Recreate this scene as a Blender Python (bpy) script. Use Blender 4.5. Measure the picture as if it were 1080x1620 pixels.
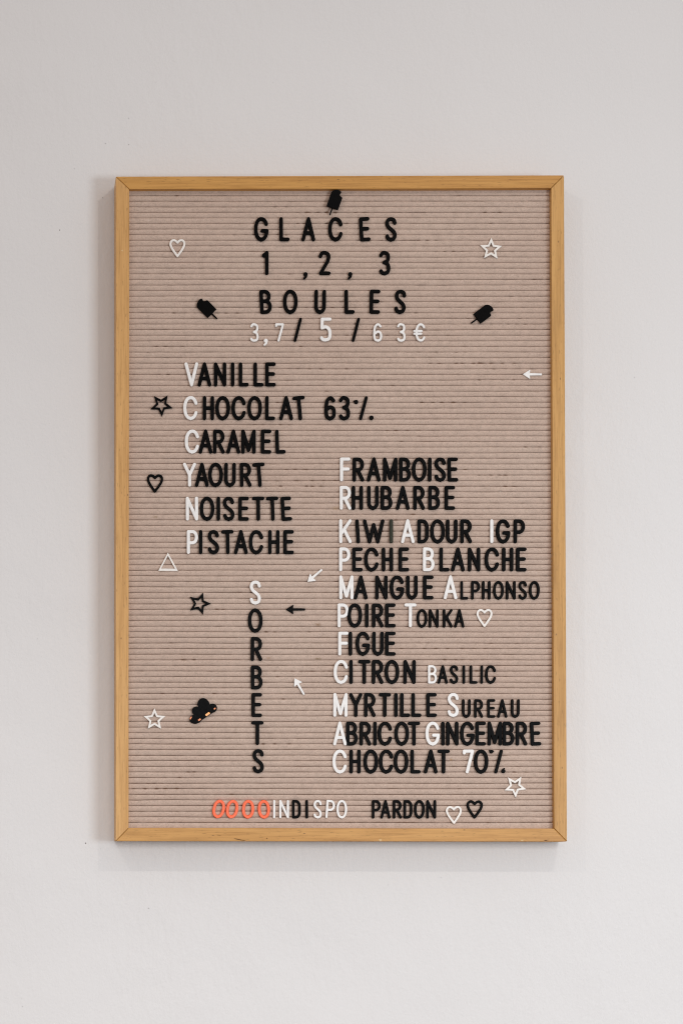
import bpy, math, random
import numpy as np
from mathutils import Vector

random.seed(7)
rng = np.random.default_rng(7)
sc = bpy.context.scene
for o in list(bpy.data.objects):
    bpy.data.objects.remove(o)

# ------------------------------------------------------------------ scale
S = 0.0005632            # metres per photo pixel at the front of the frame
D = 2.0                  # camera distance to the front of the frame
CX, CZ = -0.300, -0.315  # the photographer stood a little left of and below the board
WALL_Y = 0.030           # wall plane behind the frame front (y = 0)
FELT_Y = 0.0062          # front of the felt ribs

def at(px, py, y=0.0):
    """place on the plane at depth y of a spot measured on the photo (board survey)"""
    X, Z = (px - 540) * S, (810 - py) * S
    k = (D + y) / D
    return Vector((CX + (X - CX) * k, y, CZ + (Z - CZ) * k))

# ------------------------------------------------------------------ camera
cam = bpy.data.cameras.new('camera')
co = bpy.data.objects.new('camera', cam)
sc.collection.objects.link(co)
co.location = (CX, -D, CZ)
co.rotation_euler = (math.radians(90), 0, 0)
Hm = 1620 * S
cam.sensor_width = 36
cam.lens = 36 * D / Hm
cam.shift_x = -CX / Hm
cam.shift_y = -CZ / Hm
cam.clip_start = 0.01
cam.clip_end = 100
sc.camera = co

# ------------------------------------------------------------------ world and lamps (indoors)
w = bpy.data.worlds.new("World")
sc.world = w
w.use_nodes = True
bg = w.node_tree.nodes['Background']
# a pale room: bright ceiling above, darker floor below
_nt = w.node_tree
_tc = _nt.nodes.new('ShaderNodeTexCoord'); _sx = _nt.nodes.new('ShaderNodeSeparateXYZ'); _rp = _nt.nodes.new('ShaderNodeValToRGB')
_mr = _nt.nodes.new('ShaderNodeMapRange')
_mr.inputs['From Min'].default_value = -0.8; _mr.inputs['From Max'].default_value = 0.8
_nt.links.new(_tc.outputs['Generated'], _sx.inputs[0]); _nt.links.new(_sx.outputs['Z'], _mr.inputs['Value'])
_nt.links.new(_mr.outputs[0], _rp.inputs[0]); _nt.links.new(_rp.outputs[0], bg.inputs[0])
_rp.color_ramp.elements[0].color = (0.46, 0.40, 0.37, 1)
_rp.color_ramp.elements[1].color = (1.0, 0.93, 0.905, 1)
_rp.color_ramp.elements[0].position = 0.1; _rp.color_ramp.elements[1].position = 0.75
bg.inputs[1].default_value = 0.64

def aim(o, target):
    d = Vector(target) - o.location
    o.rotation_euler = d.to_track_quat('-Z', 'Y').to_euler()

def area(name, loc, target, sx, sy, power, col):
    l = bpy.data.lights.new(name, 'AREA')
    l.shape = 'RECTANGLE'; l.size = sx; l.size_y = sy
    l.energy = power; l.color = col
    o = bpy.data.objects.new(name, l)
    sc.collection.objects.link(o)
    o.location = loc
    aim(o, target)
    return o

def spot(name, loc, target, power, col, r, ang, blend):
    l = bpy.data.lights.new(name, 'SPOT')
    l.energy = power; l.color = col; l.shadow_soft_size = r
    l.spot_size = math.radians(ang); l.spot_blend = blend
    o = bpy.data.objects.new(name, l)
    sc.collection.objects.link(o)
    o.location = loc
    aim(o, target)
    return o

# shop window to the right, front fills added to grade the wall, two ceiling spots
area('side_window_light', (1.12, -1.95, -0.30), (0, 0, -0.25), 0.50, 0.40, 16.0, (0.78, 0.91, 1.0))
spot('front_fill_left', (-0.45, -3.2, 0.12), (-0.60, 0.03, -0.74), 112.0, (0.96, 0.985, 1.0), 0.35, 34, 1.0)
spot('front_fill_right', (0.45, -3.2, 0.18), (0.62, 0.03, -0.52), 106.0, (0.97, 0.99, 1.0), 0.35, 36, 1.0)
spot('ceiling_spot_right', (0.405, -1.22, 0.817), (0.1, 0.03, -0.40), 9.5, (1.0, 0.95, 0.88), 0.012, 95, 0.9)
spot('ceiling_spot_left', (-0.805, -1.22, 0.822), (-0.05, 0.03, -0.40), 6.5, (1.0, 0.96, 0.90), 0.012, 95, 0.9)

sc.view_settings.view_transform = 'Standard'
sc.view_settings.look = 'None'
sc.view_settings.exposure = 0.0
sc.view_settings.gamma = 1.0
sc.view_settings.use_curve_mapping = False
sc.render.engine = 'CYCLES'
sc.cycles.filter_width = 1.05
sc.render.resolution_x, sc.render.resolution_y = 682, 1024

# ------------------------------------------------------------------ node helpers
def mat(name):
    m = bpy.data.materials.new(name)
    m.use_nodes = True
    nt = m.node_tree
    b = nt.nodes['Principled BSDF']
    return m, nt, b

def node(nt, kind, **kw):
    n = nt.nodes.new(kind)
    for k, v in kw.items():
        if k.startswith('in_'):
            key = k[3:]
            key = int(key) if key.isdigit() else key.replace('_', ' ')
            n.inputs[key].default_value = v
        else:
            setattr(n, k, v)
    return n

def mapping(nt, src, scale, loc=(0, 0, 0)):
    mp = node(nt, 'ShaderNodeMapping')
    mp.inputs['Scale'].default_value = scale
    mp.inputs['Location'].default_value = loc
    nt.links.new(src, mp.inputs['Vector'])
    return mp.outputs[0]

def noise(nt, vec, scale, detail=3, rough=0.5, dist=0.0):
    n = node(nt, 'ShaderNodeTexNoise')
    n.inputs['Scale'].default_value = scale
    n.inputs['Detail'].default_value = detail
    n.inputs['Roughness'].default_value = rough
    n.inputs['Distortion'].default_value = dist
    nt.links.new(vec, n.inputs['Vector'])
    return n.outputs['Fac']

def ramp(nt, fac, stops):
    r = node(nt, 'ShaderNodeValToRGB')
    el = r.color_ramp.elements
    while len(el) < len(stops):
        el.new(0.5)
    for e, (p, c) in zip(el, stops):
        e.position = p
        e.color = c if len(c) == 4 else (*c, 1)
    nt.links.new(fac, r.inputs[0])
    return r.outputs[0]

def mix(nt, fac, a, b, mode='MIX'):
    m = node(nt, 'ShaderNodeMix', data_type='RGBA', blend_type=mode)
    for sock, v in ((m.inputs[0], fac), (m.inputs[6], a), (m.inputs[7], b)):
        if isinstance(v, (int, float)):
            sock.default_value = v
        elif isinstance(v, tuple):
            sock.default_value = v if len(v) == 4 else (*v, 1)
        else:
            nt.links.new(v, sock)
    return m.outputs[2]

def math_(nt, op, a, b=0.0, clamp=False):
    m = node(nt, 'ShaderNodeMath', operation=op, use_clamp=clamp)
    for i, v in enumerate((a, b)):
        if isinstance(v, (int, float)):
            m.inputs[i].default_value = v
        else:
            nt.links.new(v, m.inputs[i])
    return m.outputs[0]

def bump(nt, bsdf, h, strength, dist, prev=None):
    bn = node(nt, 'ShaderNodeBump')
    bn.inputs['Strength'].default_value = strength
    bn.inputs['Distance'].default_value = dist
    nt.links.new(h, bn.inputs['Height'])
    if prev is not None:
        nt.links.new(prev, bn.inputs['Normal'])
    nt.links.new(bn.outputs[0], bsdf.inputs['Normal'])
    return bn.outputs[0]

# ------------------------------------------------------------------ materials
def wall_material():
    m, nt, b = mat('painted_plaster')
    tc = node(nt, 'ShaderNodeTexCoord').outputs['Object']
    big = noise(nt, tc, 2.2, 3, 0.5)
    col = ramp(nt, big, [(0.3, (0.718, 0.692, 0.682)), (0.7, (0.735, 0.710, 0.701))])
    sp = noise(nt, tc, 420, 2, 0.6)
    col = mix(nt, math_(nt, 'MULTIPLY', ramp(nt, sp, [(0.74, (0, 0, 0)), (0.80, (1, 1, 1))]), 0.25), col, (0.5, 0.46, 0.43))
    nt.links.new(col, b.inputs['Base Color'])
    b.inputs['Roughness'].default_value = 0.62
    b.inputs['Specular IOR Level'].default_value = 0.35
    st = mapping(nt, tc, (1.25, 1, 0.7))
    h1 = noise(nt, st, 95, 4, 0.62)
    h2 = noise(nt, tc, 340, 3, 0.6)
    h3 = noise(nt, tc, 6, 2, 0.5)
    p = bump(nt, b, h3, 0.25, 0.03)
    patch = ramp(nt, noise(nt, tc, 5, 2, 0.5), [(0.35, (0.35,) * 3), (0.65, (1, 1, 1))])
    p = bump(nt, b, math_(nt, 'MULTIPLY', h1, patch), 0.42, 0.0020, p)
    bump(nt, b, h2, 0.30, 0.0008, p)
    return m

def felt_material():
    m, nt, b = mat('beige_felt')
    g = node(nt, 'ShaderNodeNewGeometry').outputs['Position']
    big = noise(nt, g, 9, 3, 0.55)
    fine = noise(nt, mapping(nt, g, (1, 1, 1.4)), 900, 3, 0.7)
    mid = noise(nt, g, 190, 3, 0.6)
    col = ramp(nt, big, [(0.3, (0.562, 0.416, 0.338)), (0.7, (0.594, 0.451, 0.370))])
    col = mix(nt, 1.0, col, ramp(nt, fine, [(0.30, (0.74, 0.73, 0.72)), (0.52, (1, 1, 1)), (0.72, (1.10, 1.10, 1.10))]), 'MULTIPLY')
    col = mix(nt, 1.0, col, ramp(nt, mid, [(0.25, (0.88, 0.88, 0.88)), (0.6, (1, 1, 1))]), 'MULTIPLY')
    # pale lint caught in the pile
    lint = ramp(nt, noise(nt, mapping(nt, g, (1, 1, 1.6), (3, 0, 1)), 620, 1, 0.5), [(0.70, (0, 0, 0)), (0.78, (1, 1, 1))])
    col = mix(nt, math_(nt, 'MULTIPLY', lint, 0.55), col, (0.72, 0.62, 0.56))
    # brown food stains
    for (px, py, rx, ry, c) in ((503, 988, 6, 3.2, (0.25, 0.13, 0.06)), (503, 1042, 8, 2.2, (0.20, 0.13, 0.05)),
                                (713, 1202, 3.5, 2.6, (0.45, 0.22, 0.06)), (246, 818, 5, 3, (0.30, 0.20, 0.12)),
                                (531, 804, 12, 4, (0.42, 0.28, 0.16)), (425, 1041, 5, 3, (0.38, 0.22, 0.12))):
        p = at(px, py, FELT_Y)
        sub = node(nt, 'ShaderNodeVectorMath', operation='SUBTRACT')
        nt.links.new(g, sub.inputs[0]); sub.inputs[1].default_value = p
        mul = node(nt, 'ShaderNodeVectorMath', operation='MULTIPLY')
        nt.links.new(sub.outputs[0], mul.inputs[0])
        mul.inputs[1].default_value = (1 / (rx * S), 0, 1 / (ry * S))
        ln = node(nt, 'ShaderNodeVectorMath', operation='LENGTH')
        nt.links.new(mul.outputs[0], ln.inputs[0])
        wob = math_(nt, 'MULTIPLY', noise(nt, g, 500, 3, 0.7), 1.6)
        f = math_(nt, 'SUBTRACT', 1.75, math_(nt, 'ADD', ln.outputs['Value'], wob), True)
        col = mix(nt, math_(nt, 'MULTIPLY', f, 0.75, True), col, c)
    nt.links.new(col, b.inputs['Base Color'])
    b.inputs['Roughness'].default_value = 0.95
    b.inputs['Specular IOR Level'].default_value = 0.1
    b.inputs['Sheen Weight'].default_value = 0.25
    b.inputs['Sheen Roughness'].default_value = 0.6
    b.inputs['Sheen Tint'].default_value = (1, 0.92, 0.87, 1)
    bump(nt, b, fine, 0.55, 0.0006)
    return m

def wood_material(name, c_dark, c_mid, c_light, seed):
    m, nt, b = mat(name)
    tc = node(nt, 'ShaderNodeTexCoord').outputs['Object']
    v = mapping(nt, tc, (1, 1, 1), (seed * 1.37, seed * 0.7, seed * 2.1))
    broad = noise(nt, mapping(nt, v, (2.2, 60, 60)), 1.0, 4, 0.55, 0.6)
    grain = noise(nt, mapping(nt, v, (22, 620, 620)), 1.0, 4, 0.65, 0.3)
    col = ramp(nt, broad, [(0.25, c_dark), (0.5, c_mid), (0.78, c_light)])
    col = mix(nt, 1.0, col, ramp(nt, grain, [(0.25, (0.70, 0.64, 0.54)), (0.55, (1, 1, 1)), (0.9, (1.10, 1.10, 1.10))]), 'MULTIPLY')
    # short ray flecks of beech
    fl = noise(nt, mapping(nt, v, (150, 1100, 1100)), 1.0, 1, 0.5)
    col = mix(nt, math_(nt, 'MULTIPLY', ramp(nt, fl, [(0.64, (0, 0, 0)), (0.72, (1, 1, 1))]), 0.5), col, tuple(x * 0.45 for x in c_dark))
    # broad stains and handling marks
    st = noise(nt, mapping(nt, v, (11, 45, 45)), 1.0, 3, 0.6)
    col = mix(nt, math_(nt, 'MULTIPLY', ramp(nt, st, [(0.60, (0, 0, 0)), (0.75, (1, 1, 1))]), 0.30), col, tuple(x * 0.6 for x in c_dark))
    # rare dark specks
    vo = node(nt, 'ShaderNodeTexVoronoi'); vo.inputs['Scale'].default_value = 1
    nt.links.new(mapping(nt, v, (55, 130, 130)), vo.inputs['Vector'])
    spk = ramp(nt, vo.outputs['Distance'], [(0.035, (1, 1, 1)), (0.07, (0, 0, 0))])
    col = mix(nt, math_(nt, 'MULTIPLY', spk, 0.75), col, (0.12, 0.055, 0.02))
    nt.links.new(col, b.inputs['Base Color'])
    b.inputs['Roughness'].default_value = 0.48
    b.inputs['Specular IOR Level'].default_value = 0.35
    bump(nt, b, grain, 0.18, 0.0003)
    return m

def plastic(name, col, rough, spec=0.5, sss=0.0):
    m, nt, b = mat(name)
    tc = node(nt, 'ShaderNodeTexCoord').outputs['Object']
    n = noise(nt, tc, 260, 3, 0.6)
    d = tuple(c * 0.86 for c in col)
    c = ramp(nt, n, [(0.3, d), (0.65, col)])
    nt.links.new(c, b.inputs['Base Color'])
    r = ramp(nt, noise(nt, tc, 500, 2, 0.5), [(0.3, (rough * 0.85,) * 3), (0.7, (min(1, rough * 1.2),) * 3)])
    nt.links.new(r, b.inputs['Roughness'])
    b.inputs['Specular IOR Level'].default_value = spec
    bump(nt, b, n, 0.12, 0.0003)
    return m

M_wall = wall_material()
M_felt = felt_material()
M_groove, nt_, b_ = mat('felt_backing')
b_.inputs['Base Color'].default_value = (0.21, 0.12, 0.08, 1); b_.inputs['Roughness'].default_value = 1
WD, WM, WL = (0.450, 0.211, 0.053), (0.580, 0.301, 0.084), (0.680, 0.377, 0.125)
M_wood_left = wood_material('wood_left', (0.520, 0.261, 0.080), (0.630, 0.345, 0.121), (0.720, 0.422, 0.167), 1)
M_wood_top = wood_material('wood_top', (0.440, 0.198, 0.042), (0.549, 0.269, 0.064), (0.640, 0.341, 0.098), 2)
M_wood_right = wood_material('wood_right', (0.460, 0.234, 0.064), (0.580, 0.310, 0.095), (0.660, 0.377, 0.129), 3)
M_wood_bottom = wood_material('wood_bottom', (0.460, 0.220, 0.056), (0.570, 0.291, 0.084), (0.649, 0.359, 0.121), 4)
M_black = plastic('black_plastic', (0.0022, 0.0019, 0.0020), 0.33, 0.035)
M_olive = plastic('black_plastic_sheen_tint', (0.040, 0.041, 0.028), 0.40, 0.2)  # grey-green reflection on the turned letter, put into its base colour
M_white = plastic('white_plastic', (0.86, 0.825, 0.80), 0.38, 0.5)
M_cream = plastic('cream_plastic', (0.86, 0.80, 0.745), 0.38, 0.5)
M_orange = plastic('orange_plastic', (1.0, 0.125, 0.020), 0.35, 0.5)
M_amber = plastic('amber_glint', (0.95, 0.33, 0.004), 0.20, 0.6)  # orange reflections on the cloud, painted as colour
M_peach = plastic('peach_glint', (0.85, 0.20, 0.02), 0.25, 0.6)
M_lint = plastic('lint_fibre', (0.70, 0.60, 0.54), 0.9, 0.1)
M_speck = plastic('speck', (0.16, 0.13, 0.12), 0.8, 0.2)

# ------------------------------------------------------------------ object helpers
def link(name, me, m=None, parent=None):
    o = bpy.data.objects.new(name, me)
    sc.collection.objects.link(o)
    if m is not None and me is not None and not me.materials:
        me.materials.append(m)
    if parent is not None:
        o.parent = parent
    return o

def mesh(name, verts, faces, smooth=False):
    me = bpy.data.meshes.new(name)
    me.from_pydata([tuple(v) for v in verts], [], faces)
    if smooth:
        me.polygons.foreach_set('use_smooth', [True] * len(me.polygons))
    me.update()
    return me

def tag(o, label, cat, group=None):
    o['label'] = label; o['category'] = cat
    if group:
        o['group'] = group

def box_mesh(name, x0, x1, y0, y1, z0, z1):
    v = [(x, y, z) for x in (x0, x1) for y in (y0, y1) for z in (z0, z1)]
    f = [(0, 1, 3, 2), (4, 6, 7, 5), (0, 4, 5, 1), (2, 3, 7, 6), (0, 2, 6, 4), (1, 5, 7, 3)]
    return mesh(name, v, f)

# ------------------------------------------------------------------ the wall
wall = link('wall', box_mesh('wall', -2.6, 2.6, WALL_Y, WALL_Y + 0.12, -1.6, 1.6), M_wall)
wall['kind'] = 'structure'
wall['label'] = 'off-white painted plaster wall behind the letter board'

# tiny specks and pits of dried paint where the photo shows them
def blob_verts(c, rx, ry, rz, verts, faces, n=8):
    base = len(verts)
    ph = random.random() * 6
    verts.append((c[0], c[1] - ry, c[2]))
    for i in range(n):
        a = 2 * math.pi * i / n
        k = 1 + 0.3 * math.sin(3 * a + ph)
        verts.append((c[0] + rx * k * math.cos(a), c[1] + 0.0001, c[2] + rz * k * math.sin(a)))
    for i in range(n):
        faces.append((base, base + 1 + (i + 1) % n, base + 1 + i))
sv, sf = [], []
for (px, py, r) in ((204, 187, .8), (204, 229, .9), (167, 227, .9), (118, 267, .8), (136, 1334, 1.3), (235, 1437, 1.0),
                    (95, 364, 1.1), (163, 313, .9), (36, 1592, .8), (432, 131, .7), (614, 1400, .8), (697, 1388, .7),
                    (246, 130, .6), (159, 1343, .7), (35, 1580, .6), (1003, 597, .7), (60, 1010, .6)):
    blob_verts(at(px, py, WALL_Y), r * S, 0.35 * r * S, r * 1.25 * S, sv, sf)
specks = link('paint_speck', mesh('paint_speck', sv, sf), M_speck, wall)
specks['kind'] = 'stuff'

# ------------------------------------------------------------------ the letter board
board = bpy.data.objects.new('letter_board', None)
sc.collection.objects.link(board)
board.location = at(540, 1331, 0)
board.location.y = 0.015
board.empty_display_size = 0.05
tag(board, 'upright felt letter board in a honey wood frame hanging on the wall', 'letter board')
BINV = board.location.copy()

def child(name, me, m, world_loc, rot_y=0.0):
    o = link(name, me, m, board)
    o.location = Vector(world_loc) - BINV
    o.rotation_euler = (0, rot_y, 0)
    return o

# front-face corners measured on the photo
OTL, OTR, OBR, OBL = (183.6, 279.2), (891.6, 277.2), (896.2, 1331.4), (183.4, 1330.6)
ITL, ITR, IBR, IBL = (204.8, 299.4), (871.2, 297.6), (876.0, 1310.8), (203.8, 1309.8)
RAIL_BACK = 0.0285

def rail(corners, m, vertical, labeltxt=None):
    """mitred rail: corners = outer a, outer b, inner b, inner a (front face), a->b along the rail"""
    P = [at(*c, 0) for c in corners]
    c = sum(P, Vector()) / 4
    loc = [p - c for p in P]
    ry = math.radians(90) if vertical else 0.0
    ca, sa = math.cos(-ry), math.sin(-ry)
    L = [Vector((p.x * ca + p.z * sa, 0, -p.x * sa + p.z * ca)) for p in loc]
    gap = 0.00016
    sgn = 1 if L[1].x > L[0].x else -1
    L[0].x += gap * sgn; L[3].x += gap * sgn; L[1].x -= gap * sgn; L[2].x -= gap * sgn
    N = 24
    verts, faces = [], []
    # ring of 4: outer front, inner front, inner back, outer back; subdivided along the rail, very slightly bowed edges
    for i in range(N + 1):
        t = i / N
        o_ = L[0].lerp(L[1], t); n_ = L[3].lerp(L[2], t)
        wv = 0.00010 * math.sin(5.1 * t + corners[0][0]) + random.uniform(-1, 1) * 0.00003
        if i in (0, N): wv = 0
        verts += [(o_.x, 0, o_.z), (n_.x, 0, n_.z + wv), (n_.x, RAIL_BACK, n_.z + wv), (o_.x, RAIL_BACK, o_.z)]
    for i in range(N):
        a, b2 = 4 * i, 4 * (i + 1)
        for k in range(4):
            k2 = (k + 1) % 4
            faces.append((a + k, a + k2, b2 + k2, b2 + k))
    faces.append((0, 3, 2, 1)); e = 4 * N
    faces.append((e, e + 1, e + 2, e + 3))
    me = mesh('frame_rail', verts, faces)
    import bmesh
    bm = bmesh.new(); bm.from_mesh(me)
    bmesh.ops.recalc_face_normals(bm, faces=bm.faces)
    bm.to_mesh(me); bm.free()
    o = child('frame_rail', me, m, c, ry)
    bv = o.modifiers.new('bevel', 'BEVEL')
    bv.width = 0.00055; bv.segments = 3; bv.limit_method = 'ANGLE'; bv.angle_limit = math.radians(40)
    for p in me.polygons: p.use_smooth = False
    if labeltxt: o['label'] = labeltxt
    return o

rail((OTL, OTR, ITR, ITL), M_wood_top, False, 'top rail of the frame, a deeper brown')
rail((OBL, OBR, IBR, IBL), M_wood_bottom, False, 'bottom rail of the frame with a dark scuff and pale nicks')
rail((OTL, OBL, IBL, ITL), M_wood_left, True, 'left rail of the frame, the palest wood')
rail((OTR, OBR, IBR, ITR), M_wood_right, True, 'right rail of the frame')

# nicks and scuffs on the rails
def flat_mark(name, pts, m, y=-0.00006, labeltxt=None):
    cx = sum(p[0] for p in pts) / len(pts); cy = sum(p[1] for p in pts) / len(pts)
    c = at(cx, cy, 0)
    vv = [at(px, py, 0) - c for px, py in pts]
    n = len(vv)
    verts = [(v.x, y, v.z) for v in vv] + [(v.x * 1.05, 0.0004, v.z * 1.05) for v in vv]
    faces = [tuple(range(n))] + [(i, i + n, (i + 1) % n + n, (i + 1) % n) for i in range(n)]
    o = child(name, mesh(name, verts, faces), m, (c.x, 0, c.z))
    return o
M_scuff = plastic('dark_scuff', (0.16, 0.075, 0.025), 0.8, 0.2)
M_nick = plastic('pale_nick', (0.70, 0.47, 0.24), 0.8, 0.2)
flat_mark('scuff', [(370, 1326.2), (375, 1326.8), (382, 1328.4), (389, 1329.4), (386, 1330.0), (378, 1328.9), (372, 1327.5)], M_scuff)
flat_mark('scuff', [(343, 1320.5), (348, 1321.2), (350, 1322.0), (344, 1321.4)], M_scuff)
flat_mark('scuff', [(421.5, 1325.5), (423, 1325.7), (423, 1327.2), (421.3, 1327)], M_scuff)
flat_mark('scuff', [(860, 1329.0), (864, 1328.6), (865, 1330.2), (861, 1330.4)], M_scuff)
flat_mark('nick', [(599, 1327.5), (603, 1327.2), (603.6, 1330.4), (600, 1330.8)], M_nick)
flat_mark('nick', [(823, 1328.8), (827, 1328.5), (827, 1330.6), (824, 1330.6)], M_nick)
flat_mark('nick', [(192, 395.5), (194.5, 395), (195, 397.3), (193, 397.6)], M_nick)

# felt backing panel seen through the grooves
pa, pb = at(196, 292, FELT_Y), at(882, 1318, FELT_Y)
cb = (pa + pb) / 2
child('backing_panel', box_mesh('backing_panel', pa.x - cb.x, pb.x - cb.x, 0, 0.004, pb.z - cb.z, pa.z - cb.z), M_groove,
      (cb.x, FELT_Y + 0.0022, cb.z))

# felt ribs: one object per rib, between the grooves
def groove(k):
    return 309.3 + 8.835 * k + 0.0002 * k * k

XL, XR = 198.0, 881.0
NS = 150
# marks left in the grooves by letters pulled out again
dents = {k: [] for k in range(-2, 116)}
def run(k, xs, big=1.0):
    for x in xs:
        dents[k].append((x, random.uniform(1.3, 2.6) * big, random.uniform(0.5, 1.0) * big))
run(30, [759, 777, 795, 814], 1.25); run(33, [758, 779, 793, 812], 1.25); run(31, [781])
for _ in range(95):
    k = random.randint(22, 112) if random.random() < 0.85 else random.randint(1, 22)
    x = random.uniform(205, 840)
    if random.random() < 0.5:
        x = random.uniform(430, 860)
    st = random.uniform(9, 21)
    run(k, [x + st * i + random.uniform(-2.5, 2.5) for i in range(random.randint(1, 8)) if x + st * i < 868], random.uniform(0.6, 1.1))
for _ in range(120):
    run(random.randint(0, 112), [random.uniform(206, 868)], random.uniform(0.5, 0.9))

def smooth_noise(n, step, amp):
    m = n // step + 3
    a = rng.normal(0, amp, m)
    x = np.arange(n) / step
    i = x.astype(int); f = x - i
    f = f * f * (3 - 2 * f)
    return a[i] * (1 - f) + a[i + 1] * f

xs_px = np.linspace(XL, XR, NS + 1)
def edge_profile(k):
    """offset (px, away from the groove centre) of the lower edge of rib above and upper edge of rib below"""
    up = 0.40 + smooth_noise(NS + 1, 2, 0.10) + smooth_noise(NS + 1, 12, 0.08) + rng.normal(0, 0.05, NS + 1)
    dn = 0.33 + smooth_noise(NS + 1, 2, 0.08) + smooth_noise(NS + 1, 12, 0.06) + rng.normal(0, 0.04, NS + 1)
    wav = smooth_noise(NS + 1, 18, 0.16)
    for (x, wd, dp) in dents[k]:
        g = np.exp(-((xs_px - x) / wd) ** 2)
        up += g * dp * 1.35
        dn += g * dp * 0.75
    return np.clip(up, 0.06, 2.2) - wav, np.clip(dn, 0.06, 2.2) + wav

edges = {k: edge_profile(k) for k in range(-1, 114)}
slope = 0.0
for k in range(-1, 113):
    top_c, bot_c = groove(k), groove(k + 1)
    if k == -1: top_c = 299.0
    if k == 112: bot_c = 1312.5
    tp = top_c + edges[k][1] if k >= 0 else np.full(NS + 1, top_c)
    bt = bot_c - edges[k + 1][0] if k < 112 else np.full(NS + 1, bot_c)
    cpx, cpy = (XL + XR) / 2, (top_c + bot_c) / 2
    c = at(cpx, cpy, FELT_Y)
    crown = 0.00014 + rng.uniform(-0.00004, 0.00005)
    verts, faces = [], []
    xw = CX + ((xs_px - 540) * S - CX) * (D + FELT_Y) / D - c.x
    def zz(py): return CZ + ((810 - py) * S - CZ) * (D + FELT_Y) / D - c.z
    # (fraction down the rib, depth)
    prof = [(0, 0.0026), (0, 0.00060), (0.045, 0.00026), (0.14, 0.00004), (0.36, -crown), (0.64, 0.00011), (0.86, 0.00052), (1, 0.00105), (1, 0.0026)]
    bow = smooth_noise(NS + 1, 25, 0.00007)
    npf = len(prof)
    H = bt - tp
    cols = []
    for (f, dy) in prof:
        z = zz(tp + f * H)
        y = dy + (bow + rng.normal(0, 0.000018, NS + 1) if dy < 0.002 else 0 * bow)
        cols.append(np.stack([xw, y, z], 1))
    V = np.stack(cols, 1).reshape(-1, 3)
    for i in range(NS):
        for j in range(npf - 1):
            a = i * npf + j
            faces.append((a, a + 1, a + npf + 1, a + npf))
    me = mesh('felt_rib', V, faces, True)
    child('felt_rib', me, M_felt, c)

# loose lint fibres lying on the felt, too many and too fine to count
lv, lf = [], []
for _ in range(420):
    px, py = random.uniform(208, 866), 302 + 1004 * random.random() ** 0.8
    p = at(px, py, FELT_Y)
    a = random.uniform(0, math.pi); L_ = random.uniform(1.0, 4.2) * S; cur = random.uniform(-0.5, 0.5)
    r = random.uniform(0.13, 0.24) * S
    b0 = len(lv); n = 5
    for i in range(n):
        t = i / (n - 1) - 0.5
        x = p.x + L_ * t * math.cos(a) - cur * L_ * t * t * math.sin(a)
        z = p.z + L_ * t * math.sin(a) + cur * L_ * t * t * math.cos(a)
        y = FELT_Y - 0.0002 - 0.0003 * (1 - 4 * t * t) * random.random()
        for q in range(3):
            aq = q * 2.0944
            lv.append((x - math.sin(a) * r * math.cos(aq) - BINV.x, y + r * math.sin(aq) - BINV.y, z + math.cos(a) * r * math.cos(aq) - BINV.z))
    for i in range(n - 1):
        for q in range(3):
            lf.append((b0 + 3 * i + q, b0 + 3 * i + (q + 1) % 3, b0 + 3 * i + 3 + (q + 1) % 3, b0 + 3 * i + 3 + q))
lint = link('lint', mesh('lint', lv, lf), M_lint, board)
lint['kind'] = 'stuff'

# ------------------------------------------------------------------ glyph outlines
def cr(pts, n=7):
    """Catmull-Rom through pts"""
    P = [np.array(p, float) for p in pts]
    P = [2 * P[0] - P[1]] + P + [2 * P[-1] - P[-2]]
    out = []
    for i in range(1, len(P) - 2):
        for j in range(n):
            t = j / n
            a, b, c, d = P[i - 1], P[i], P[i + 1], P[i + 2]
            out.append(0.5 * ((2 * b) + (-a + c) * t + (2 * a - 5 * b + 4 * c - d) * t * t + (-a + 3 * b - 3 * c + d) * t ** 3))
    out.append(P[-2])
    return [tuple(p) for p in out]

def arc(cx, cy, rx, ry, a0, a1, n=20, e=1.0):
    out = []
    for i in range(n + 1):
        a = math.radians(a0 + (a1 - a0) * i / n)
        c, s = math.cos(a), math.sin(a)
        out.append((cx + rx * math.copysign(abs(c) ** e, c), cy + ry * math.copysign(abs(s) ** e, s)))
    return out

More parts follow.
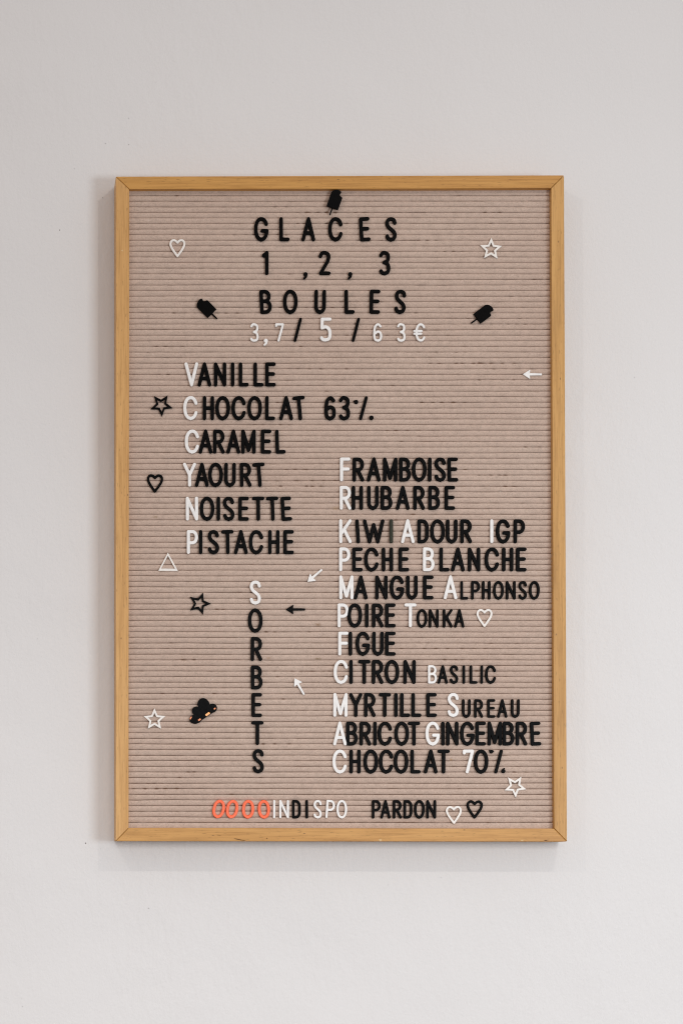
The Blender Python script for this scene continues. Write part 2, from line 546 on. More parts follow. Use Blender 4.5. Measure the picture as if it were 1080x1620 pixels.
NUB_B, NUB_T = 'b', 't'
G = {   # strokes in a unit box, v downwards
 'A': ([[(0, 1), (.5, 0), (1, 1)], [(.17, .69), (.83, .69)]], 't'),
 'B': ([[(0, 0), (0, 1)], [(0, 0), (.45, 0)] + arc(.45, .235, .47, .235, -90, 90, 10) + [(0, .47)],
        [(0, .47), (.5, .47)] + arc(.5, .735, .5, .265, -90, 90, 10) + [(0, 1)]], ''),
 'C': ([arc(.52, .5, .52, .5, -25, -335, 30, .92)], 'b'),
 'D': ([[(0, 0), (0, 1)], [(0, 0), (.42, 0)] + arc(.42, .30, .58, .30, -90, 0, 9) + arc(.42, .70, .58, .30, 0, 90, 9) + [(0, 1)]], ''),
 'E': ([[(1, 0), (0, 0), (0, 1), (1, 1)], [(0, .48), (.90, .48)]], ''),
 'F': ([[(1, 0), (0, 0), (0, 1)], [(0, .48), (.92, .48)]], ''),
 'G': ([arc(.5, .5, .5, .5, -28, -352, 30, .92) + [(1, .58), (.58, .58)]], 'b'),
 'H': ([[(0, 0), (0, 1)], [(1, 0), (1, 1)], [(0, .5), (1, .5)]], ''),
 'I': ([[(.5, 0), (.5, 1)]], ''),
 'K': ([[(0, 0), (0, 1)], [(1, 0), (0, .64)], [(.36, .42), (1, 1)]], ''),
 'L': ([[(0, 0), (0, 1), (1, 1)]], ''),
 'M': ([[(0, 1), (0, 0), (.5, .92), (1, 0), (1, 1)]], ''),
 'N': ([[(0, 1), (0, 0), (1, 1), (1, 0)]], ''),
 'O': ([arc(.5, .5, .5, .5, 0, 360, 36, .93)], 'tb'),
 'P': ([[(0, 0), (0, 1)], [(0, 0), (.5, 0)] + arc(.5, .27, .5, .27, -90, 90, 10) + [(0, .54)]], ''),
 'R': ([[(0, 0), (0, 1)], [(0, 0), (.48, 0)] + arc(.48, .26, .49, .26, -90, 90, 10) + [(0, .52)], [(.42, .52), (1, 1)]], ''),
 'S': ([cr([(.97, .19), (.84, .05), (.50, 0), (.15, .06), (.03, .22), (.18, .38), (.50, .50), (.84, .63), (.97, .79), (.84, .95), (.50, 1), (.16, .95), (.03, .83)])], 'b'),
 'T': ([[(0, 0), (1, 0)], [(.5, 0), (.5, 1)]], 't'),
 'U': ([[(0, 0), (0, .74)] + arc(.5, .74, .5, .26, 180, 0, 14) + [(1, 0)]], 'b'),
 'V': ([[(0, 0), (.5, 1), (1, 0)]], 'b'),
 'W': ([[(0, 0), (.27, 1), (.5, .18), (.73, 1), (1, 0)]], ''),
 'Y': ([[(0, 0), (.5, .5), (1, 0)], [(.5, .5), (.5, 1)]], ''),
 '0': ([arc(.5, .5, .5, .5, 0, 360, 36, .93)], 'tb'),
 '1': ([[(0, .14), (.9, 0), (.9, 1)]], ''),
 '2': ([cr([(0, .17), (.16, .03), (.5, 0), (.86, .06), (.97, .22), (.85, .42)]) + [(.04, 1), (1, 1)]], ''),
 '3': ([cr([(.02, .12), (.22, .01), (.52, 0), (.86, .07), (.95, .23), (.82, .40), (.42, .47)]), cr([(.42, .47), (.84, .55), (1, .74), (.88, .94), (.5, 1), (.18, .98), (0, .89)])], 'b'),
 '5': ([[(1, 0), (.1, 0), (.06, .42)] + cr([(.08, .42), (.5, .37), (.88, .48), (1, .70), (.88, .93), (.48, 1), (.15, .98), (0, .9)])], ''),
 '6': ([cr([(.92, .13), (.55, 0), (.15, .12), (.01, .38), (0, .72), (.12, .93), (.5, 1), (.88, .93), (1, .73), (.88, .52), (.5, .45), (.1, .56)])], 'b'),
 '7': ([[(0, .09), (0, 0), (1, 0), (.35, 1)]], ''),
 '/': ([[(1, 0), (0, 1)]], ''),
 '€': ([arc(.60, .5, .40, .5, -38, -322, 26, .95), [(0, .41), (.68, .41)], [(0, .58), (.64, .58)]], ''),
}

def sdf_strokes(X, Y, strokes):
    """strokes: list of (points, radius)"""
    d = np.full(X.shape, 1e9)
    for pts, r in strokes:
        if len(pts) == 1:
            pts = pts * 2
        for (ax, ay), (bx, by) in zip(pts[:-1], pts[1:]):
            dx, dy = bx - ax, by - ay
            L2 = dx * dx + dy * dy + 1e-12
            t = np.clip(((X - ax) * dx + (Y - ay) * dy) / L2, 0, 1)
            d = np.minimum(d, np.hypot(X - ax - t * dx, Y - ay - t * dy) - r)
    return d

def contour(F, x0, y0, h):
    """marching squares at level 0, closed loops"""
    F = np.where(F == 0, 1e-9, F)
    ins = F < 0
    idx = ins[:-1, :-1] * 1 + ins[:-1, 1:] * 2 + ins[1:, 1:] * 4 + ins[1:, :-1] * 8
    cells = np.argwhere((idx != 0) & (idx != 15))
    T = {1: [(3, 0)], 2: [(0, 1)], 3: [(3, 1)], 4: [(1, 2)], 5: [(3, 0), (1, 2)], 6: [(0, 2)], 7: [(3, 2)],
         8: [(2, 3)], 9: [(2, 0)], 10: [(0, 1), (2, 3)], 11: [(2, 1)], 12: [(1, 3)], 13: [(1, 0)], 14: [(0, 3)]}
    nxt, P = {}, {}
    def ek(i, j, e):
        if e == 0: k = (0, i, j); a = (i, j); b = (i, j + 1)
        elif e == 2: k = (0, i + 1, j); a = (i + 1, j); b = (i + 1, j + 1)
        elif e == 3: k = (1, i, j); a = (i, j); b = (i + 1, j)
        else: k = (1, i, j + 1); a = (i, j + 1); b = (i + 1, j + 1)
        if k not in P:
            fa, fb = F[a], F[b]
            t = fa / (fa - fb)
            t = min(max(t, 0.02), 0.98)
            P[k] = (x0 + h * (a[1] + t * (b[1] - a[1])), y0 + h * (a[0] + t * (b[0] - a[0])))
        return k
    for i, j in cells:
        i, j = int(i), int(j)
        for a, b in T[int(idx[i, j])]:
            nxt[ek(i, j, a)] = ek(i, j, b)
    loops = []
    while nxt:
        s = next(iter(nxt)); k = s; lp = []
        while k in nxt:
            lp.append(P[k]); k = nxt.pop(k)
        if len(lp) > 5:
            loops.append(lp)
    return loops

def thin(lp, tol):
    """drop points that lie on nearly straight runs"""
    out = [lp[0]]
    i = 0; n = len(lp)
    while i < n - 1:
        j = i + 1
        while j + 1 < n and j - i < 9:
            a, b = np.array(lp[i]), np.array(lp[j + 1])
            dd = b - a; L = np.hypot(*dd) + 1e-12
            ok = all(abs((lp[q][0] - a[0]) * dd[1] - (lp[q][1] - a[1]) * dd[0]) / L < tol for q in range(i + 1, j + 1))
            if not ok: break
            j += 1
        out.append(lp[j]); i = j
    if len(out) > 3 and math.dist(out[0], out[-1]) < tol * 3:
        out.pop()
    res = [out[0]]
    for p in out[1:]:
        if math.dist(p, res[-1]) > 0.16: res.append(p)
    while math.dist(res[0], res[-1]) < 0.16: res.pop()
    return res

def solid(name, loops, thick, bev, m, offset=0.0, snap=False):
    """extruded and bevelled plate from closed 2-D loops (metres), front towards -Y, back at y=0"""
    cu = bpy.data.curves.new(name, 'CURVE')
    cu.dimensions = '2D'; cu.fill_mode = 'BOTH'
    for lp in loops:
        sp = cu.splines.new('POLY')
        sp.points.add(len(lp) - 1)
        for p, (x, y) in zip(sp.points, lp):
            p.co = (x, y, 0, 1)
        sp.use_cyclic_u = True
    cu.extrude = thick / 2 - bev
    cu.bevel_depth = bev; cu.bevel_resolution = 1; cu.offset = offset
    tmp = bpy.data.objects.new('tmp', cu)
    me = bpy.data.meshes.new_from_object(tmp)
    bpy.data.objects.remove(tmp); bpy.data.curves.remove(cu)
    n = len(me.vertices)
    a = np.empty(n * 3); me.vertices.foreach_get('co', a); a = a.reshape(-1, 3)
    if snap:
        L = np.array([p for lp in loops for p in lp])
        for i in range(n):     # corners that the bevel threw too far out go back to the outline
            dd = (L[:, 0] - a[i, 0]) ** 2 + (L[:, 1] - a[i, 1]) ** 2
            j = int(dd.argmin())
            if dd[j] > (2.1 * bev) ** 2:
                a[i, :2] = L[j]
    b = np.stack([a[:, 0], -a[:, 2] - thick / 2, a[:, 1]], 1)
    me.vertices.foreach_set('co', b.ravel())
    me.name = name
    me.materials.clear(); me.materials.append(m)
    me.update()
    return me

KF = (D + FELT_Y) / D
PX = S * KF              # metres per photo pixel on the felt
THICK, BEV = 0.0021, 0.00034

def glyph_loops(strokes_px, bev_px):
    xs = [p[0] for s, r in strokes_px for p in s]; ys = [p[1] for s, r in strokes_px for p in s]
    mr = max(r for s, r in strokes_px) + 1.5
    h = 0.45
    x0, x1, y0, y1 = min(xs) - mr, max(xs) + mr, min(ys) - mr, max(ys) + mr
    gx = np.arange(x0, x1 + h, h); gy = np.arange(y0, y1 + h, h)
    X, Y = np.meshgrid(gx, gy)
    F = sdf_strokes(X, Y, strokes_px) + bev_px
    out = []
    for l in contour(F, x0, y0, h):
        A = np.array(l)
        for _ in range(2):
            A = 0.5 * A + 0.25 * (np.roll(A, 1, 0) + np.roll(A, -1, 0))
        out.append(thin([tuple(p) for p in A], 0.03))
    return out

WIDTH = {
 'L': dict(A=21.8, B=18.6, C=22.8, D=17.8, E=16.6, F=16.6, G=23, H=17.9, I=5.7, K=20, L=15.8, M=22.8, N=19.6, O=23.2, P=18, R=18.4,
           S=18.6, T=19.4, U=18.2, V=22, W=34, Y=20.9, **{'0': 23, '1': 11, '2': 18.8, '3': 17.6, '5': 18.6, '6': 18, '7': 18.2, '/': 13}),
 'S': dict(A=16.2, B=14.4, C=17.2, D=14, E=12.7, H=13.6, I=4.2, K=15.4, L=12.3, N=15.6, O=17, P=14.2, R=14.4, S=13.8, U=13.8,
           **{'3': 13.8, '6': 14.3, '7': 14.3, '€': 20.5}),
}
HEIGHT = {'L': 37.9, 'S': 29.3}
STROKE = {'L': 5.55, 'S': 4.1}
_cache = {}
def glyph_mesh(ch, size, col, m):
    key = (ch, size, col)
    if key in _cache: return _cache[key]
    t = STROKE[size]
    if ch == '/': t = 4.5
    if col == 'white': t -= 0.4
    if col == 'orange': t += 0.5
    bpx = BEV / PX
    if ch == ',':
        sp = [([(0.5, 2.4)], 3.3), ([(1.9, 1.8), (1.2, -1.6), (-1.6, -4.2)], 1.75)]
    elif ch == '%':
        sp = [([(6.5, 16.3), (-5.5 + 3.0, -16.3)], 2.45), ([(-9.3, 9.6), (-9.4, 9.9)], 3.1), ([(-12.5, 11.0), (-9.3, 10.4)], 1.2), ([(14.4, -15.4)], 3.5)]
        if size == 'T':  # the percent sign on the lowest line: tighter, its dots nearer the stroke
            sp = [([(6.6, 16.3), (-1.8, -16.3)], 2.5), ([(-9.0, 15.6)], 3.0), ([(-12, 17.0), (-6.0, 16.2)], 1.2), ([(10.0, -15.2)], 3.2), ([(9.0, -12.5), (11.5, -11.0)], 1.0)]
    else:
        strokes, nub = G[ch]
        W, H = WIDTH[size][ch] - t + (2.4 if col == 'orange' else 0), HEIGHT[size] - t
        sp = [([((u - .5) * W, (.5 - v) * H) for u, v in s], t / 2) for s in strokes]
        if ch == 'I': sp = [([(0, H / 2), (0, -H / 2)], t / 2)]
        if 'b' in nub: sp.append(([(0, -H / 2), (0, -H / 2 - t * 0.36)], t * 0.27))
        if 't' in nub: sp.append(([(0, H / 2), (0, H / 2 + t * 0.30)], t * 0.27))
    loops = glyph_loops(sp, bpx)
    loops = [[(x * PX, y * PX) for x, y in l] for l in loops]
    _cache[key] = solid('plastic_character', loops, THICK, BEV, m, snap=True)
    return _cache[key]

MATS = {'black': M_black, 'white': M_white, 'orange': M_orange}
ORD = ['first', 'second', 'third', 'fourth', 'fifth', 'sixth', 'seventh', 'eighth', 'ninth', 'tenth', 'eleventh', 'twelfth']
KINDW = {'/': 'slash', ',': 'comma', '%': 'percent sign', '€': 'euro sign'}

def place(ch, size, col, px, py, tilt, label, group, twist=0.0):
    me = glyph_mesh(ch, size, col, MATS[col])
    nm = 'plastic_letter'
    cat = 'letter'
    if ch.isdigit(): nm, cat = 'plastic_number', 'number'
    elif ch in KINDW: nm, cat = 'plastic_' + KINDW[ch].replace(' ', '_'), 'symbol'
    o = bpy.data.objects.new(nm, me)
    sc.collection.objects.link(o)
    p = at(px, py, FELT_Y - 0.002)
    o.location = (p.x, FELT_Y + 0.0001 - random.uniform(0, 0.00042), p.z)
    o.rotation_euler = (math.radians(random.uniform(-0.5, 0.5)), math.radians(tilt + random.uniform(-0.45, 0.45)), math.radians(twist + random.uniform(-0.9, 0.9)))
    if twist:
        o.location.y -= 0.0009
        o.data = me.copy(); o.data.materials[0] = M_olive
    tag(o, label, cat, group)
    return o

def word(text, cy, items, where):
    """items: (char, size, colour, left px, right px, tilt[, cy])"""
    n = 0
    for it in items:
        ch, size, col, x0, x1, tilt = it[:6]
        y = it[6] if len(it) > 6 else cy
        n += 1
        kw = KINDW.get(ch, ('number ' if ch.isdigit() else 'letter ') + ch)
        sz = 'small' if size == 'S' else 'large'
        unit = 'letter' if text.isalpha() else 'character'
        lab = '%s %s %s, %s %s of %s %s' % (sz, col, kw, ORD[n - 1], unit, text, where)
        grp = '%s %s plastic characters on the board' % (sz, col)
        tw = it[7] if len(it) > 7 else 0.0
        if tw: lab = lab.replace('letter I', 'letter I with painted greenish sheen').replace(' in the right column', '')
        place(ch, size, col, (x0 + x1) / 2, y, tilt, lab.strip(), grp, tw)

b, wt = 'black', 'white'
word('GLACES', 362.3, [('G','L',b,402.2,425,0),('L','L',b,441.7,458.3,0),('A','L',b,476.4,499.4,0),('C','L',b,518.9,542.2,0),
     ('E','L',b,568,585.6,-3.5),('S','L',b,609.4,627.4,0)], 'on the top line')
word('1,2,3', 415.7, [('1','L',b,413.9,426,0),(',','L',b,479,486.7,0,436),('2','L',b,503.9,523.3,0),(',','L',b,549.7,557,0,436),('3','L',b,599.4,617.8,0)], 'on the second line')
word('BOULES', 477.1, [('B','L',b,410.7,430.2,-2.5),('O','L',b,447.8,471,0),('U','L',b,496.9,516,1),('L','L',b,544.8,561,-1),
     ('E','L',b,584.3,601.7,1),('S','L',b,622.8,643.3,3)], 'on the third line')
for (ch, sz, col, x, y, t, lab) in (
    ('3','S',wt,402.5,525.9,0,'small white number 3, leftmost digit of the price line'),
    (',','S',wt,420,541.3,0,'small white comma between the 3 and the 7 of the price line'),
    ('7','S',wt,442.2,526,0,'small white number 7 before the left slash of the price line'),
    ('/','L',b,471.2,521.3,0,'black slash left of the large white 5 on the price line'),
    ('5','L',wt,515.1,521.3,0,'large white number 5 between the two slashes of the price line'),
    ('/','L',b,563,521.3,0,'black slash right of the large white 5 on the price line'),
    ('6','S',wt,597.2,525.9,0,'small white number 6 right of the second slash on the price line'),
    ('3','S',wt,634.4,525.9,0,'small white number 3 just left of the euro sign'),
    ('€','S',wt,663.4,525.9,0,'small white euro sign ending the price line')):
    place(ch, sz, col, x, y, t, lab, ('large ' if sz == 'L' else 'small ') + col + ' plastic characters on the board')

word('VANILLE', 592.1, [('V','L',wt,292,314,0),('A','L',b,313,334.5,0),('N','L',b,338.6,358.2,0),('I','L',b,365.4,371,0),('L','L',b,378,393.6,0),
     ('L','L',b,401.3,417,0),('E','L',b,419.9,436.2,0)], 'in the left column')
word('CHOCOLAT', 645.4, [('C','L',wt,290,312.8,0),('H','L',b,321,338.8,0),('O','L',b,340.5,364.5,0),('C','L',b,366.3,389,0),('O','L',b,391.2,414.8,0),
     ('L','L',b,419.6,435.3,0),('A','L',b,442,463.6,0),('T','L',b,464.3,483.5,-5)], 'before the sixty-three percent')
word('63%', 645.4, [('6','L',b,513.4,531.3,0),('3','L',b,536.4,553.4,0),('%','L',b,559,587,0)], 'beside CHOCOLAT')
word('CARAMEL', 698.4, [('C','L',wt,292.7,315,0),('A','L',b,315,336,0),('R','L',b,337.7,355.6,0),('A','L',b,358.5,380.2,0),('M','L',b,382,404.8,0),
     ('E','L',b,413,429,0),('L','L',b,435.8,451.4,-2)], 'in the left column')
word('YAOURT', 751, [('Y','L',wt,290,310,0),('A','L',b,308.6,330.7,0),('O','L',b,330,352.5,0),('U','L',b,355.2,373,0),('R','L',b,380,397.6,-1),
     ('T','L',b,401,419.5,-4)], 'in the left column')
word('NOISETTE', 804.6, [('N','L',wt,293.6,314,0),('O','L',b,317,338.6,0),('I','L',b,343,348.4,0),('S','L',b,353,371,-2),('E','L',b,377.8,393.4,0),
     ('T','L',b,399.2,418.2,0),('T','L',b,422,440.6,-2),('E','L',b,444.8,461.2,-3.5)], 'in the left column')
word('PISTACHE', 857.4, [('P','L',wt,295.5,313.8,0),('I','L',b,315,320.4,0),('S','L',b,328,347.8,-1),('T','L',b,350.7,369.8,-1),('A','L',b,370.8,391.8,0),
     ('C','L',b,393.9,416.7,0),('H','L',b,424,442.7,0),('E','L',b,448.6,464.8,0)], 'in the left column')
word('SORBETS', 0, [('S','L',wt,394,414,0,937.3),('O','L',b,393,415,0,981.5),('R','L',b,396.8,415,0,1026.6),('B','L',b,397,415.5,0,1071.6),
     ('E','L',b,398.3,414.2,0,1115.3),('T','L',b,398.2,416.5,0,1159.6),('S','L',b,399.4,417.8,0,1204)], 'written downwards')
word('FRAMBOISE', 742.6, [('F','L',wt,537.8,553.8,0),('R','L',b,558,576,0),('A','L',b,580.4,602,0),('M','L',b,606,628.4,0),('B','L',b,631,650,0),
     ('O','L',b,651.4,674.6,0),('I','L',b,677,682.4,0),('S','L',b,687,705.2,0),('E','L',b,707.8,724.2,-1)], 'in the right column')
word('RHUBARBE', 787.4, [('R','L',wt,537,555.8,0),('H','L',b,556.2,574.4,0),('U','L',b,580.7,599,0),('B','L',b,602.2,620.6,0),('A','L',b,626,648.2,0),
     ('R','L',b,653.8,671.8,0),('B','L',b,677.3,695.8,0),('E','L',b,703,719.5,0)], 'in the right column')
word('KIWI', 840.4, [('K','L',wt,536.2,556.3,0),('I','L',b,562.5,569,-4),('W','L',b,573.3,609,0),('I','L',b,614.8,620,0, 840.4, 38)], 'in the right column')
word('ADOUR', 840.4, [('A','L',wt,634,655.2,0),('D','L',b,660.3,677.8,0),('O','L',b,680.4,703.7,0),('U','L',b,705.2,723.6,0),('R','L',b,728,746,0)], 'after KIWI')
word('IGP', 840.4, [('I','L',wt,774.7,779.9,0),('G','L',b,784,806.8,0),('P','L',b,812.3,830,0)], 'after KIWI ADOUR')
word('PECHE', 884.9, [('P','L',wt,536.2,554,0),('E','L',b,557.3,573.5,0),('C','L',b,575.9,598.9,0),('H','L',b,604,621.6,0),('E','L',b,630.8,646.6,0)], 'in the right column')
word('BLANCHE', 884.9, [('B','L',wt,668.4,687.2,0),('L','L',b,695,710.6,0),('A','L',b,713.3,735,0),('N','L',b,740.2,759.2,0),('C','L',b,766.3,789,0),
     ('H','L',b,793.8,811.6,0),('E','L',b,816.3,832.3,0)], 'after PECHE')
word('MANGUE', 929.2, [('M','L',wt,536.2,559.3,0),('A','L',b,559.8,581.6,0),('N','L',b,593.6,613,0),('G','L',b,616.6,639.3,0),('U','L',b,642.3,660.5,0),
     ('E','L',b,669,685.3,0)], 'in the right column')
word('ALPHONSO', 933.7, [('A','L',wt,700.8,723.5,0,929.2),('L','S',b,728.2,740.4,0),('P','S',b,745.2,759,0),('H','S',b,762,775.8,0),('O','S',b,780,796.5,0),
     ('N','S',b,800.2,815.2,0),('S','S',b,819.7,833.4,0),('O','S',b,836.4,853.1,0)], 'after MANGUE')
word('POIRE', 973.5, [('P','L',wt,533.6,551.8,0),('O','L',b,550,572.4,0),('I','L',b,577.4,583,0),('R','L',b,588.2,606.8,0),('E','L',b,609.2,625.5,0)], 'in the right column')
word('TONKA', 978.1, [('T','L',wt,639.2,658.4,0,973.5),('O','S',b,659.4,675.2,0),('N','S',b,678,694,0),('K','S',b,700.2,715.7,0),('A','S',b,718.3,734.5,0)], 'after POIRE')
word('FIGUE', 1018.2, [('F','L',wt,534.6,551.4,0),('I','L',b,551.6,557,0),('G','L',b,562.4,585.6,0),('U','L',b,588.6,606.8,0),('E','L',b,609.2,625.5,0)], 'in the right column')
word('CITRON', 1062.9, [('C','L',wt,527.3,550.6,0),('I','L',b,552.6,558,0),('T','L',b,566.3,586,0),('R','L',b,588,606.8,0),('O','L',b,608.2,631.5,0),
     ('N','L',b,637.6,657.9,0)], 'in the right column')
word('BASILIC', 1066.9, [('B','S',wt,676.6,691,0),('A','S',b,692.3,708.1,0),('S','S',b,711.2,724.8,0),('I','S',b,731.3,735.5,0),('L','S',b,742.6,755,0),
     ('I','S',b,759.7,763.9,0),('C','S',b,767,784.4,0)], 'after CITRON')
word('MYRTILLE', 1115.2, [('M','L',wt,527,549.8,0),('Y','L',b,552,573.5,0),('R','L',b,575.7,594.5,0),('T','L',b,598.7,618.5,0),('I','L',b,623.3,628.9,0),
     ('L','L',b,632.8,648.6,0),('L','L',b,650.6,666.5,0),('E','L',b,674.4,690.4,0)], 'in the right column')
word('SUREAU', 1120.8, [('S','L',wt,707,725.8,0,1115.2),('U','S',b,730.6,744.2,0),('R','S',b,749.6,764.3,0),('E','S',b,770.4,783.2,0),('A','S',b,786,802.6,0),
     ('U','S',b,807.8,821.6,0)], 'after MYRTILLE')
word('ABRICOT', 1160.5, [('A','L',wt,526.5,548.5,0),('B','L',b,547.3,566,0),('R','L',b,568.6,587.4,0),('I','L',b,590.4,596,0),('C','L',b,597.6,619.8,0),
     ('O','L',b,623.7,647,0),('T','L',b,645,664.5,0)], 'in the right column')
word('GINGEMBRE', 1160.5, [('G','L',wt,672.5,695.6,0),('I','L',b,697.6,703.2,0),('N','L',b,705.6,725,0),('G','L',b,727.4,750.7,0),('E','L',b,751.9,768.2,0),
     ('M','L',b,771,793.8,0),('B','L',b,794.8,813.3,0),('R','L',b,815.4,833.9,0),('E','L',b,838.8,854.9,-3)], 'after ABRICOT')
word('CHOCOLAT', 1204.7, [('C','L',wt,525.8,548.5,0),('H','L',b,553,570.4,0),('O','L',b,575,597.8,0),('C','L',b,599.4,622,0),('O','L',b,623.4,645.2,0),
     ('L','L',b,649.4,665,0),('A','L',b,670.5,691.9,0),('T','L',b,692.3,710.6,0)], 'on the lowest line of the right column')
word('70%', 1204.7, [('7','L',wt,731.4,749.6,0),('0','L',b,749.4,772,0)], 'beside the lower CHOCOLAT')
_k = ('%', 'T', 'black')
HEIGHT['T'] = 37.9; STROKE['T'] = 5.6
place('%', 'T', 'black', 786.0, 1204.7, 0, 'black percent sign with close dots after the 70', 'large black plastic characters on the board')
WH = 'of INDISPO'
for i, (x, t, lab) in enumerate(((346.2, 13, 'orange letter O at the far left of the bottom line, leaning right'),
                    (367.4, 11, 'orange letter O leaning right, second from the left on the bottom line'),
                    (392.6, 3, 'orange letter O, third from the left on the bottom line'),
                    (417.6, -3, 'orange letter O right before the white I of INDISPO'))):
    place('O', 'S', 'orange', x, 1279.8 + 0.15 * i, t, lab, 'small orange letters O on the board')
word('INDISPO', 1280.2, [('I','S',wt,431.6,435.8,0),('N','S',wt,441.6,457.3,0),('D','S',b,462,476,0),('I','S',b,483.2,487.6,0),('S','S',wt,495.3,509.5,0),
     ('P','S',wt,515.2,529.7,4),('O','S',wt,531.6,549.6,0)], 'on the bottom line')
word('PARDON', 1280.4, [('P','S',b,588,602.6,0),('A','S',b,601.5,617.8,0),('R','S',b,621.2,635.5,0),('D','S',b,638.4,652,0),('O','S',b,654.6,671.7,0),
     ('N','S',b,674,689.8,0)], 'on the bottom line')

# ------------------------------------------------------------------ symbols
def put(name, me, px, py, rot, label, cat, group=None, lift=0.0):
    o = bpy.data.objects.new(name, me)
    sc.collection.objects.link(o)
    p = at(px, py, FELT_Y - 0.0018 - lift)
    o.location = (p.x, FELT_Y + 0.0001 - lift, p.z)
    o.rotation_euler = (0, math.radians(rot), 0)
    tag(o, label, cat, group)
    return o

def heart_mesh(m, r):
    half = cr([(0, 8.6), (2.4, 11.2), (6.2, 12.6), (9.6, 10.9), (11.0, 7.0), (9.9, 2.2), (6.8, -3.2), (3.2, -8.4)], 5) + [(0, -12.6)]
    pts = half + [(-x, y) for x, y in reversed(half[:-1])]
    lp = glyph_loops([(pts, r)], BEV / PX)
    return solid('heart_outline', [[(x * PX, y * PX) for x, y in l] for l in lp], 0.0018, BEV, m)

hw, hb = heart_mesh(M_cream, 1.75), heart_mesh(M_black, 1.95)
HG = 'outline hearts on the board'
put('heart_outline', hw, 280.9, 392.3, 0, 'thin white outline heart high on the left, left of GLACES', 'heart', HG)
put('heart_outline', hb, 245.5, 764.6, 1, 'black outline heart left of YAOURT', 'heart', HG)
put('heart_outline', hw, 766, 977.6, 0, 'white outline heart right of TONKA', 'heart', HG)
put('heart_outline', hw, 717.6, 1289.3, -1, 'white outline heart right of PARDON', 'heart', HG)
put('heart_outline', hb, 750.6, 1280.6, 1, 'black outline heart at the right end of the bottom line', 'heart', HG)

def star_mesh(m, k):
    def ring(R, r):
        return [((R if i % 2 == 0 else r) * PX * math.sin(math.pi * i / 5), (R if i % 2 == 0 else r) * PX * math.cos(math.pi * i / 5)) for i in range(10)]
    bv = 0.00022
    return solid('star_outline', [ring(18.3, 8.5), ring(18.3 * k, 8.5 * k)[::-1]], 0.0018, bv, m, -bv)
stw, stb = star_mesh(M_cream, 0.57), star_mesh(M_black, 0.575)
SG = 'outline stars on the board'
put('star_outline', stw, 776.3, 394, 1.5, 'white outline star high on the right of the board', 'star', SG)
put('star_outline', stb, 255.6, 640.6, 177, 'black outline star pointing down, left of the upper CHOCOLAT', 'star', SG)
put('star_outline', stb, 315.8, 954.8, 90, 'black outline star pointing right, left of SORBETS', 'star', SG)
put('star_outline', stw, 244.6, 1138.4, 0, 'white outline star low on the left of the board', 'star', SG)
put('star_outline', stw, 814.4, 1243.9, 177, 'white outline star pointing down under the lower percent sign', 'star', SG)

# triangle
def tri(R):
    return [(R * PX * math.sin(2 * math.pi * i / 3), R * PX * math.cos(2 * math.pi * i / 3)) for i in range(3)]
tr = [(0, 18.0 * PX), (15.9 * PX, -11.2 * PX), (-15.3 * PX, -11.0 * PX)]
tri_in = [(x * 0.70, y * 0.70 + 0.3 * PX) for x, y in tr][::-1]
put('triangle_outline', solid('triangle_outline', [tr, tri_in], 0.0018, 0.00018, M_cream, -0.00018), 265.9, 892.0, 0,
    'thin white outline triangle below PISTACHE', 'triangle')

# arrows: point along +u (right) in local space
def arrow_mesh(m, L=30.3, hl=11.2, hh=7.4, sw=1.9):
    pts = [(L / 2 - 0.3, 0.35), (L / 2 - hl, hh), (L / 2 - hl - 0.5, hh * 0.8), (L / 2 - hl + 0.2, sw), (-L / 2 + 0.7, sw * 0.85), (-L / 2, sw * 0.4), (-L / 2, -sw * 0.4), (-L / 2 + 0.7, -sw * 0.85),
           (L / 2 - hl + 0.2, -sw), (L / 2 - hl - 0.5, -hh * 0.8), (L / 2 - hl, -hh), (L / 2 - 0.3, -0.35)]
    return solid('arrow', [[(x * PX, y * PX) for x, y in pts[::-1]]], 0.0019, 0.0003, m, -0.0003)
aw, ab = arrow_mesh(M_white), arrow_mesh(M_black)
def arrow(me, tip, tail, label):
    dx, dy = tip[0] - tail[0], -(tip[1] - tail[1])
    ang = math.degrees(math.atan2(dy, dx))
    put('arrow', me, (tip[0] + tail[0]) / 2, (tip[1] + tail[1]) / 2, -ang, label, 'arrow', 'small plastic arrows on the board')
arrow(aw, (826.8, 591.9), (856.6, 592.2), 'white arrow pointing left near the right rail of the frame')
arrow(aw, (486.4, 920.4), (509.3, 900.9), 'white arrow pointing down left, right of the S of SORBETS')
arrow(ab, (452.4, 964), (483.0, 964), 'black arrow pointing left, right of the O of SORBETS')
arrow(aw, (466.0, 1073.4), (480.9, 1098.6), 'white arrow pointing up left, right of the B of SORBETS')

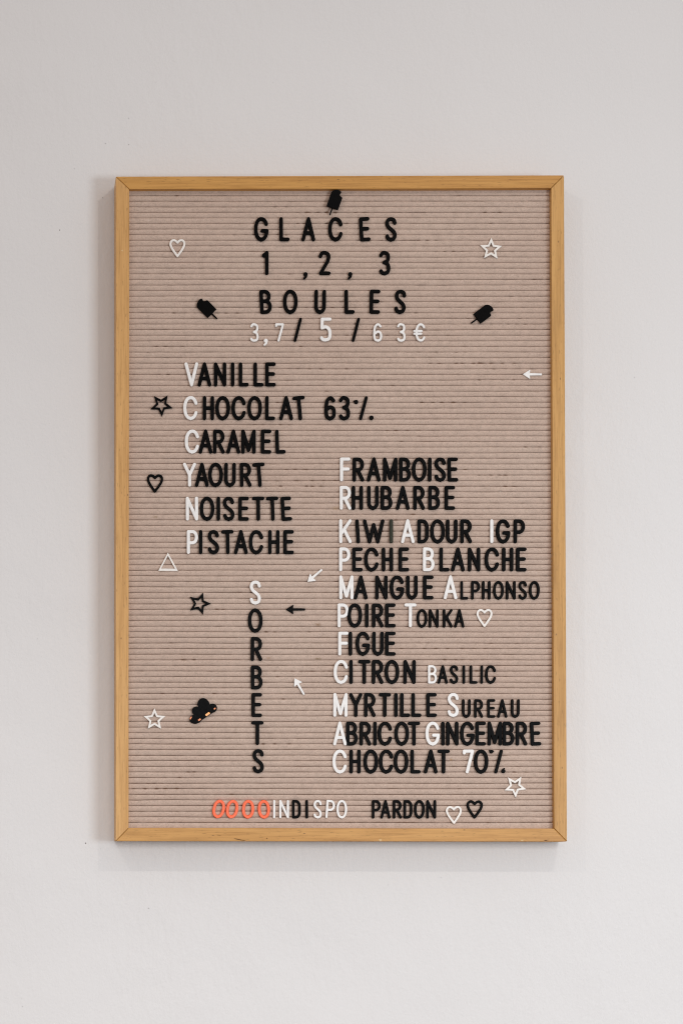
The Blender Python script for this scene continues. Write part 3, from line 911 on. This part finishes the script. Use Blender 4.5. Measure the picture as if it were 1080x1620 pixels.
# ice lollies: origin at the bottom centre of the body
def lolly():
    body = [(-9.6, 0), (9.6, 0), (9.7, 20.0), (8.2, 21.2), (6.0, 21.6), (4.6, 22.8), (4.2, 24.6), (5.0, 26.4), (5.2, 28.2), (3.6, 29.4), (1.0, 29.9), (-2.5, 29.4), (-6.0, 28.0), (-8.6, 25.6), (-9.6, 22.5)]
    me = solid('ice_lolly_body', [[(x * PX, y * PX) for x, y in body]], 0.0022, 0.0002, M_black, -0.0002)
    st = [(-1.1, 0.6), (-1.1, -10.6), (-0.5, -11.4), (0.5, -11.4), (1.1, -10.6), (1.1, 0.6)]
    ms = solid('stick', [[(x * PX, y * PX) for x, y in st[::-1]]], 0.0012, 0.00015, M_black, -0.00015)
    return me, ms
lb, ls = lolly()
for (px, py, rot, lab) in ((525.6, 328.9, 19.4, 'black ice lolly shape above the C of GLACES under the top rail'),
                           (335.7, 496.0, -45, 'black ice lolly shape left of BOULES, stick to lower right'),
                           (754.2, 504.1, 53, 'black ice lolly shape right of BOULES, stick to lower left')):
    e = put('ice_lolly', None, px, py, rot, lab, 'ice lolly sign', 'ice lolly shapes around the heading', 0.0026 if py < 400 else 0.0004)
    e.empty_display_size = 0.01
    link('lolly_body', lb, None, e)
    link('stick', ls, None, e)

# cloud with orange reflections painted as small coloured pieces
def cp(x, y):   # crop units -> px relative to the cloud centre
    return ((x - 560) / 13.5, -(y - 480) / 13.5)
cs = [([cp(360, 645), cp(395, 655)], 6.6), ([cp(415, 465)], 6.9), ([cp(560, 315), cp(575, 330)], 8.9), ([cp(760, 408)], 7.0),
      ([cp(398, 652), cp(772, 402)], 6.3), ([cp(470, 520), cp(620, 430)], 8.6), ([cp(400, 640), cp(440, 640)], 6.4)]
cl = glyph_loops(cs, 0.3)
cloud = put('cloud', None, 280 + 560 / 13.5, 1090 + 480 / 13.5, 0, 'tilted black cloud shape with small painted orange glints, left of the E of SORBETS', 'cloud sign')
cloud.empty_display_size = 0.01
link('cloud_body', solid('cloud_body', [[(x * PX, y * PX) for x, y in l] for l in cl], 0.0024, 0.00018, M_black), None, cloud)
for (x, y, w_, h_, a, mm) in ((655, 537, 104, 46, 36, M_amber), (480, 657, 62, 34, 36, M_peach), (296, 620, 62, 24, 62, M_peach), (806, 420, 42, 26, 42, M_peach)):
    cx, cy = cp(x, y)
    hw_, hh_ = w_ / 27.0, h_ / 27.0
    ca, sa = math.cos(math.radians(a)), math.sin(math.radians(a))
    q = [((cx + u * hw_ * ca - v * hh_ * sa) * PX, (cy + u * hw_ * sa + v * hh_ * ca) * PX) for u, v in ((-1, -.6), (-.8, -1), (.8, -1), (1, -.6), (1, .6), (.8, 1), (-.8, 1), (-1, .6))]
    o = link('orange_glint', solid('orange_glint', [q], 0.0003, 0.00005, mm), None, cloud)
    o.location = (0, -0.00225, 0)
